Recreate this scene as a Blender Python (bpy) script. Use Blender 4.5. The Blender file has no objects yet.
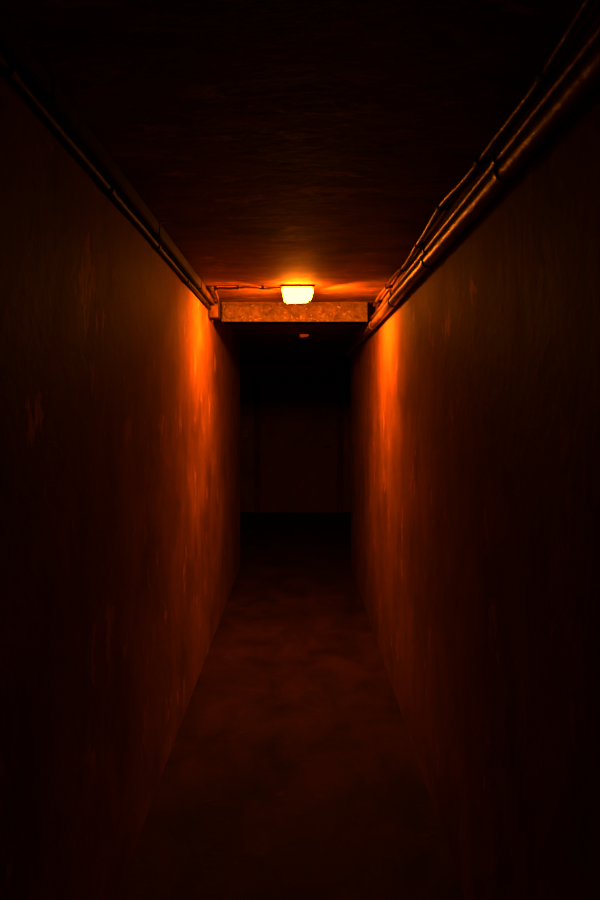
import bpy, bmesh, math, random
from mathutils import Vector
random.seed(4)
S=bpy.context.scene
W_L,W_R=-0.60,0.55
H=2.36; EYE=1.6
BEAM=5.2; WEND=7.8; BACK=12.0
LY=4.52

# ---------------- materials ----------------
def mat_new(n):
    m=bpy.data.materials.new(n); m.use_nodes=True
    nt=m.node_tree; b=nt.nodes['Principled BSDF']
    return m,nt,b
def surf(name,dark,light,rough=(0.45,0.75),stretch=(1,1,1),scale=2.0,bump=0.3,fine=40,spec=0.5,scuff=0.62,scuff_gain=1.3,scuff_stretch=(1,1,1),scuff_scale=5,chips=()):
    m,nt,b=mat_new(name); N=nt.nodes; L=nt.links
    tc=N.new('ShaderNodeTexCoord'); mp=N.new('ShaderNodeMapping'); mp.inputs['Scale'].default_value=stretch
    L.new(tc.outputs['Object'],mp.inputs['Vector'])
    n1=N.new('ShaderNodeTexNoise'); n1.inputs['Scale'].default_value=scale; n1.inputs['Detail'].default_value=8; n1.inputs['Roughness'].default_value=0.64
    n1.inputs['Distortion'].default_value=0.4
    L.new(mp.outputs[0],n1.inputs['Vector'])
    r=N.new('ShaderNodeValToRGB'); r.color_ramp.elements[0].position=0.34; r.color_ramp.elements[1].position=0.66
    r.color_ramp.elements[0].color=(*dark,1); r.color_ramp.elements[1].color=(*light,1)
    L.new(n1.outputs['Fac'],r.inputs['Fac'])
    mp3=N.new('ShaderNodeMapping'); mp3.inputs['Scale'].default_value=scuff_stretch
    L.new(tc.outputs['Object'],mp3.inputs['Vector'])
    n3=N.new('ShaderNodeTexNoise'); n3.inputs['Scale'].default_value=scuff_scale; n3.inputs['Detail'].default_value=10; n3.inputs['Roughness'].default_value=0.7
    L.new(mp3.outputs[0],n3.inputs['Vector'])
    r3=N.new('ShaderNodeValToRGB'); r3.color_ramp.elements[0].position=scuff; r3.color_ramp.elements[1].position=scuff+0.05
    L.new(n3.outputs['Fac'],r3.inputs['Fac'])
    mx=N.new('ShaderNodeMix'); mx.data_type='RGBA'
    L.new(r3.outputs['Color'],mx.inputs['Factor']); L.new(r.outputs['Color'],mx.inputs['A'])
    mx.inputs['B'].default_value=(*[min(1,c*scuff_gain) for c in light],1)
    col=mx.outputs['Result']
    # flaked patches exposing pale plaster
    if chips:
        nc=N.new('ShaderNodeTexNoise'); nc.inputs['Scale'].default_value=16; nc.inputs['Detail'].default_value=8; nc.inputs['Roughness'].default_value=0.65
        ms=N.new('ShaderNodeMapping'); ms.inputs['Scale'].default_value=(1,1,0.45)
        L.new(tc.outputs['Object'],ms.inputs['Vector']); L.new(ms.outputs[0],nc.inputs['Vector'])
        prev=None
        for (cx,cy,cz,rad) in chips:
            sub=N.new('ShaderNodeVectorMath'); sub.operation='DISTANCE'; sub.inputs[1].default_value=(cx,cy,cz)
            L.new(tc.outputs['Object'],sub.inputs[0])
            mr0=N.new('ShaderNodeMapRange'); mr0.inputs['From Min'].default_value=0; mr0.inputs['From Max'].default_value=rad
            mr0.inputs['To Min'].default_value=0.16; mr0.inputs['To Max'].default_value=-0.15
            L.new(sub.outputs['Value'],mr0.inputs['Value'])
            if prev is None: prev=mr0.outputs[0]
            else:
                mm=N.new('ShaderNodeMath'); mm.operation='MAXIMUM'; L.new(prev,mm.inputs[0]); L.new(mr0.outputs[0],mm.inputs[1]); prev=mm.outputs[0]
        aa=N.new('ShaderNodeMath'); aa.operation='ADD'; L.new(prev,aa.inputs[0]); L.new(nc.outputs['Fac'],aa.inputs[1])
        st=N.new('ShaderNodeMapRange'); st.inputs['From Min'].default_value=0.60; st.inputs['From Max'].default_value=0.66
        L.new(aa.outputs[0],st.inputs['Value'])
        m2=N.new('ShaderNodeMix'); m2.data_type='RGBA'; m2.inputs['B'].default_value=(0.85,0.45,0.22,1)
        L.new(st.outputs[0],m2.inputs['Factor']); L.new(col,m2.inputs['A']); col=m2.outputs['Result']
    L.new(col,b.inputs['Base Color'])
    mr=N.new('ShaderNodeMapRange'); mr.inputs['To Min'].default_value=rough[0]; mr.inputs['To Max'].default_value=rough[1]
    L.new(n1.outputs['Fac'],mr.inputs['Value']); L.new(mr.outputs[0],b.inputs['Roughness'])
    n2=N.new('ShaderNodeTexNoise'); n2.inputs['Scale'].default_value=fine; n2.inputs['Detail'].default_value=6
    L.new(tc.outputs['Object'],n2.inputs['Vector'])
    ad=N.new('ShaderNodeMath'); ad.operation='MULTIPLY_ADD'; ad.inputs[1].default_value=0.28
    L.new(n2.outputs['Fac'],ad.inputs[0]); L.new(n1.outputs['Fac'],ad.inputs[2])
    ad2=N.new('ShaderNodeMath'); ad2.operation='MULTIPLY_ADD'; ad2.inputs[1].default_value=0.12
    L.new(r3.outputs['Color'],ad2.inputs[0]); L.new(ad.outputs[0],ad2.inputs[2])
    bp=N.new('ShaderNodeBump'); bp.inputs['Strength'].default_value=bump; bp.inputs['Distance'].default_value=0.022
    L.new(ad2.outputs[0],bp.inputs['Height']); L.new(bp.outputs[0],b.inputs['Normal'])
    b.inputs['Specular IOR Level'].default_value=spec
    return m
M_wall=surf('wall_plaster',(0.17,0.075,0.03),(0.35,0.165,0.078),stretch=(1,1.0,0.8),scale=2.8,bump=0.42,spec=0.12,rough=(0.55,0.8),fine=24,scuff=0.59,scuff_gain=1.4,scuff_stretch=(1,1.4,0.8),scuff_scale=3.5,
  chips=[(W_L,2.16,1.95,0.30),(W_L,1.75,1.60,0.22),(W_R,2.42,1.98,0.26),(W_R,2.75,1.93,0.22)])
M_ceil=surf('ceiling_concrete',(0.13,0.058,0.028),(0.34,0.175,0.09),stretch=(0.9,1.4,1),scale=3.0,bump=0.35,rough=(0.6,0.85),spec=0.15,fine=30,scuff=0.58,scuff_gain=1.35,scuff_stretch=(0.8,1.6,1))
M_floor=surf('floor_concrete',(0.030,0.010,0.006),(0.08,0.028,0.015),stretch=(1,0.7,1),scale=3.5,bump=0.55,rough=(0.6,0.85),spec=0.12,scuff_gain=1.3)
M_beam=surf('beam_rust',(0.08,0.045,0.025),(0.20,0.125,0.075),stretch=(1,1,1),scale=22,bump=0.9,fine=110,scuff=0.57,scuff_gain=2.2,scuff_scale=30,spec=0.3)
M_pipe=surf('pipe_paint',(0.09,0.045,0.022),(0.22,0.12,0.065),scale=10,bump=0.25,rough=(0.26,0.45))
M_dark=surf('dark_metal',(0.04,0.02,0.012),(0.1,0.05,0.03),scale=12,bump=0.3,rough=(0.55,0.75),spec=0.15)
M_cable=surf('cable_rubber',(0.02,0.01,0.008),(0.05,0.025,0.018),scale=12,bump=0.2,rough=(0.5,0.65),spec=0.2)
M_door=surf('door_paint',(0.18,0.072,0.045),(0.28,0.12,0.075),scale=2,bump=0.2,spec=0.1)
M_frame=surf('door_frame_paint',(0.10,0.045,0.03),(0.17,0.075,0.05),scale=4,bump=0.2,spec=0.1)
def emis(name,col,st):
    m,nt,b=mat_new(name)
    n=nt.nodes.new('ShaderNodeTexNoise'); n.inputs['Scale'].default_value=8
    mr=nt.nodes.new('ShaderNodeMapRange'); mr.inputs['To Min'].default_value=st*0.85; mr.inputs['To Max'].default_value=st*1.15
    nt.links.new(n.outputs['Fac'],mr.inputs['Value']); nt.links.new(mr.outputs[0],b.inputs['Emission Strength'])
    b.inputs['Base Color'].default_value=(0.5,0.3,0.15,1); b.inputs['Roughness'].default_value=0.3
    b.inputs['Emission Color'].default_value=(*col,1)
    return m
LC=(1.0,0.275,0.0085)
M_lit=emis('lit_diffuser',LC,78)
M_glint=emis('unlit_lens_glint',(1.0,0.12,0.01),0.3)  # faint emission stands in for light caught by an unlit lens
M_fill=emis('added_fill_diffuser',(1.0,0.09,0.015),1.5)  # glow of the unseen fill lamp

# ---------------- helpers ----------------
def obj(name,bm,mat,parent=None,smooth=False):
    me=bpy.data.meshes.new(name); bmesh.ops.recalc_face_normals(bm,faces=bm.faces); bm.to_mesh(me); bm.free()
    o=bpy.data.objects.new(name,me); S.collection.objects.link(o); me.materials.append(mat)
    if smooth:
        for p in me.polygons: p.use_smooth=True
    if parent: o.parent=parent
    return o
def addbox(bm,a,b,bev=0):
    r=bmesh.ops.create_cube(bm,size=1)['verts']
    for v in r:
        v.co=Vector([(a[i]+b[i])/2+v.co[i]*(b[i]-a[i]) for i in range(3)])
    if bev:
        es={e for v in r for e in v.link_edges}
        bmesh.ops.bevel(bm,geom=list(es),offset=bev,segments=2,affect='EDGES')
def box(name,a,b,mat,parent=None,bev=0):
    bm=bmesh.new(); addbox(bm,a,b,bev); return obj(name,bm,mat,parent)
def empty(name,loc=(0,0,0)):
    e=bpy.data.objects.new(name,None); S.collection.objects.link(e); e.empty_display_size=0.1; return e
def tube(name,pts,r,mat,parent=None,seg=14):
    bm=bmesh.new(); rings=[]
    n=len(pts); pts=[Vector(p) for p in pts]
    for i,p in enumerate(pts):
        t=(pts[min(i+1,n-1)]-pts[max(i-1,0)]).normalized()
        up=Vector((0,0,1)) if abs(t.z)<0.9 else Vector((0,1,0))
        s=t.cross(up).normalized(); u=s.cross(t)
        rings.append([bm.verts.new(p+(s*math.cos(a)+u*math.sin(a))*r) for a in [2*math.pi*k/seg for k in range(seg)]])
    for i in range(n-1):
        for k in range(seg):
            bm.faces.new((rings[i][k],rings[i][(k+1)%seg],rings[i+1][(k+1)%seg],rings[i+1][k]))
    bm.faces.new(rings[0]); bm.faces.new(rings[-1])
    return obj(name,bm,mat,parent,smooth=True)

# ---------------- shell ----------------
Y0=-2.0; T=0.2; RX=2.4
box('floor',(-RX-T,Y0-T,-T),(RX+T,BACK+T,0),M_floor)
box('ceiling',(-RX-T,Y0-T,H),(RX+T,BACK+T,H+T),M_ceil)
box('wall_left',(W_L-T,Y0,0),(W_L,WEND,H),M_wall)
box('wall_right',(W_R,Y0,0),(W_R+T,WEND,H),M_wall)
box('wall_near',(W_L-T,Y0-T,0),(W_R+T,Y0,H),M_wall)
box('wall_back',(-RX-T,BACK,0),(RX+T,BACK+T,H),M_wall)
box('wall_side_left',(-RX-T,WEND,0),(-RX,BACK,H),M_wall)
box('wall_side_right',(RX,WEND,0),(RX+T,BACK,H),M_wall)
box('wall_return_left',(-RX,WEND-T,0),(W_L-T,WEND,H),M_wall)
box('wall_return_right',(W_R+T,WEND-T,0),(RX,WEND,H),M_wall)

d=empty('door_1')
box('leaf',(-0.6,BACK-0.05,0.0),(0.62,BACK-0.005,2.05),M_door,d,0.005)
for i,(a,b) in enumerate([((-0.70,BACK-0.08,0),(-0.6,BACK,2.15)),((0.62,BACK-0.08,0),(0.72,BACK,2.15)),((-0.6,BACK-0.08,2.05),(0.62,BACK,2.15))]):
    box('frame_%d'%(i+1),a,b,M_frame,d,0.004)
box('panel_upper',(-0.45,BACK-0.07,1.15),(0.47,BACK-0.045,1.9),M_door,d,0.008)
box('panel_lower',(-0.45,BACK-0.07,0.2),(0.47,BACK-0.045,1.0),M_door,d,0.008)
tube('handle',[(0.52,BACK-0.05,1.05),(0.52,BACK-0.1,1.05),(0.42,BACK-0.1,1.05)],0.01,M_dark,d)

bm=bmesh.new()
bx0,bx1=W_L+0.07,W_R-0.068
addbox(bm,(bx0,BEAM,H-0.135),(bx1,BEAM+0.16,H),0.006)
addbox(bm,(bx0,BEAM-0.018,H-0.135),(bx1,BEAM+0.178,H-0.118),0.003)
addbox(bm,(bx0,BEAM-0.018,H-0.02),(bx1,BEAM+0.178,H),0.003)
obj('ceiling_beam',bm,M_beam)

# ---------------- lamps ----------------
def lamp(y,x,lens,sx=0.095,dz=0.088,lit=False):
    e=empty('ceiling_lamp')
    bm=bmesh.new(); addbox(bm,(x-sx-0.006,y-0.055,H-0.012),(x+sx+0.006,y+0.055,H),0.003)
    obj('base_plate',bm,M_dark,e)
    bm=bmesh.new()
    def ring(hx,hy,z,sk=0,tl=0): return [bm.verts.new((x+sk+a*hx,y+b*hy,z+a*tl)) for a,b in((-1,-1),(1,-1),(1,1),(-1,1))]
    r=[ring(sx,0.05,H-0.012),ring(sx*0.94,0.048,H-0.012-dz*0.5,0.002,0.003),ring(sx*0.78,0.034,H-0.012-dz,-0.002,0.004)]
    for i in range(2):
        for k in range(4): bm.faces.new((r[i][k],r[i][(k+1)%4],r[i+1][(k+1)%4],r[i+1][k]))
    bm.faces.new(r[0]); bm.faces.new(r[2])
    bmesh.ops.bevel(bm,geom=list(bm.edges),offset=min(0.012,dz*0.2),segments=3,affect='EDGES')
    obj('diffuser',bm,lens,e)
    for k,sg in enumerate((-1,1)):
        box('clip_%d'%(k+1),(x+sg*(sx+0.004)-0.003,y-0.010,H-0.025),(x+sg*(sx+0.004)+0.003,y+0.010,H-0.01),M_dark,e)
        if lit:  # area lights added to brighten the walls, not parts of the fixture
            l=bpy.data.lights.new('added_wall_light_%d'%(k+1),'AREA'); l.shape='RECTANGLE'; l.size=0.07; l.size_y=0.05
            l.energy=25; l.color=LC; l.spread=math.radians(175)
            lo=bpy.data.objects.new('added_wall_light_%d'%(k+1),l); S.collection.objects.link(lo); lo.parent=e
            lo.location=(x+sg*(sx+0.012),y+0.01,H-0.075)
            lo.rotation_euler=Vector((sg*0.60,0.36,-0.71)).to_track_quat('-Z','Y').to_euler()
    return e
lamp(LY,-0.003,M_lit,lit=True)
lamp(7.25,0.06,M_glint,0.045,0.022)
lamp(9.6,-1.5,M_fill,0.095,0.088)  # added out of view as dim fill for the far end

# ---------------- pipes / cables ----------------
def clamp(parent,i,x,y,z,r,wall):
    bm=bmesh.new()
    seg=18; ring=[]
    for yy in(-0.012,0.012):
        for rr in(r+0.0005,r+0.005):
            ring.append([bm.verts.new((x+math.cos(2*math.pi*k/seg)*rr,y+yy,z+math.sin(2*math.pi*k/seg)*rr)) for k in range(seg)])
    for a,b in((0,1),(1,3),(3,2),(2,0)):
        for k in range(seg): bm.faces.new((ring[a][k],ring[a][(k+1)%seg],ring[b][(k+1)%seg],ring[b][k]))
    sg=1 if wall>x else -1
    lo,hi=sorted((x+sg*(r+0.002),wall))
    if hi-lo>0.002: addbox(bm,(lo,y-0.012,z-0.008),(hi,y+0.012,z+0.008))
    obj('clamp_%d'%i,bm,M_pipe if r>0.012 else M_cable,parent,)
def run(name,x,z,r,wall,y0,y1,mat,step=0.9,off=0.0,wob=0.0,clamps=True):
    e=empty(name); pts=[]; y=y0; ph=random.random()*6
    f=lambda y:(x+wob*math.sin(y*3.1+ph)*0.6,y,z+wob*(0.6*math.sin(y*4.3+ph)+0.4*math.sin(y*9.1+ph)))
    while y<y1+1e-6:
        pts.append(f(y)); y+=0.06
    tube('run',pts,r,mat,e)
    if clamps:
        i=1; y=y0+off
        while y<y1-0.05:
            p=f(y); clamp(e,i,p[0],y,p[2],r,wall); i+=1; y+=step
    return e
run('conduit_pipe',W_R-0.034,2.198,0.026,W_R,Y0+0.02,7.7,M_pipe,1.1,0.55)
run('conduit_pipe',W_R-0.024,2.262,0.013,W_R,Y0+0.02,7.7,M_pipe,1.1,0.65)
run('electrical_cable',W_R-0.028,2.332,0.010,W_R,Y0+0.02,5.15,M_pipe,0.55,0.3,wob=0.012)
tr=empty('cable_trunking')
bm=bmesh.new(); addbox(bm,(W_L,Y0+0.02,H-0.052),(W_L+0.045,5.0,H),0.004)
obj('channel',bm,M_dark,tr)
for i in range(5):
    yy=-0.9+i*1.3
    box('joint_%d'%(i+1),(W_L,yy,H-0.055),(W_L+0.048,yy+0.03,H),M_dark,tr,0.002)
run('electrical_cable',W_L+0.016,H-0.072,0.011,W_L,Y0+0.02,4.98,M_cable,0.8,0.3,wob=0.003)

j=empty('junction_box')
bm=bmesh.new(); addbox(bm,(W_L,5.02,H-0.13),(W_L+0.07,5.13,H),0.006); obj('body',bm,M_dark,j)
bm=bmesh.new(); addbox(bm,(W_L+0.005,5.012,H-0.125),(W_L+0.065,5.022,H-0.01),0.003); obj('lid',bm,M_pipe,j)
c=empty('lamp_cable')
pts=[(W_L+0.066,5.0,H-0.03),(W_L+0.075,4.9,H-0.016),(W_L+0.085,4.7,H-0.013),(W_L+0.09,LY+0.08,H-0.013),(W_L+0.105,LY+0.02,H-0.013),(W_L+0.14,LY,H-0.014)]
n=24
for i in range(1,n+1):
    t=i/n; pts.append((W_L+0.14+t*(0.6-0.14-0.105),LY-0.01*math.sin(t*5),H-0.014-0.003*math.sin(t*11)))
tube('run',pts,0.008,M_pipe,c,10)
for k in (4,12,22):
    p=pts[k]; box('clip_%d'%k,(p[0]-0.012,p[1]-0.012,H-0.024),(p[0]+0.004,p[1]+0.012,H),M_pipe,c)

# ---------------- world / camera ----------------
w=bpy.data.worlds.new('World'); S.world=w; w.use_nodes=True
w.node_tree.nodes['Background'].inputs['Color'].default_value=(0,0,0,1)
cam=bpy.data.cameras.new('camera'); co=bpy.data.objects.new('camera',cam); S.collection.objects.link(co)
co.location=(0,0,EYE); co.rotation_euler=(math.radians(90),0,0)
cam.sensor_fit='HORIZONTAL'; cam.sensor_width=24; cam.lens=30.0
cam.shift_x=2/600; cam.shift_y=-38/600; cam.clip_start=0.02
S.camera=co
S.view_settings.view_transform='Standard'
S.view_settings.look='None'
S.view_settings.exposure=0.22
S.view_settings.gamma=0.80
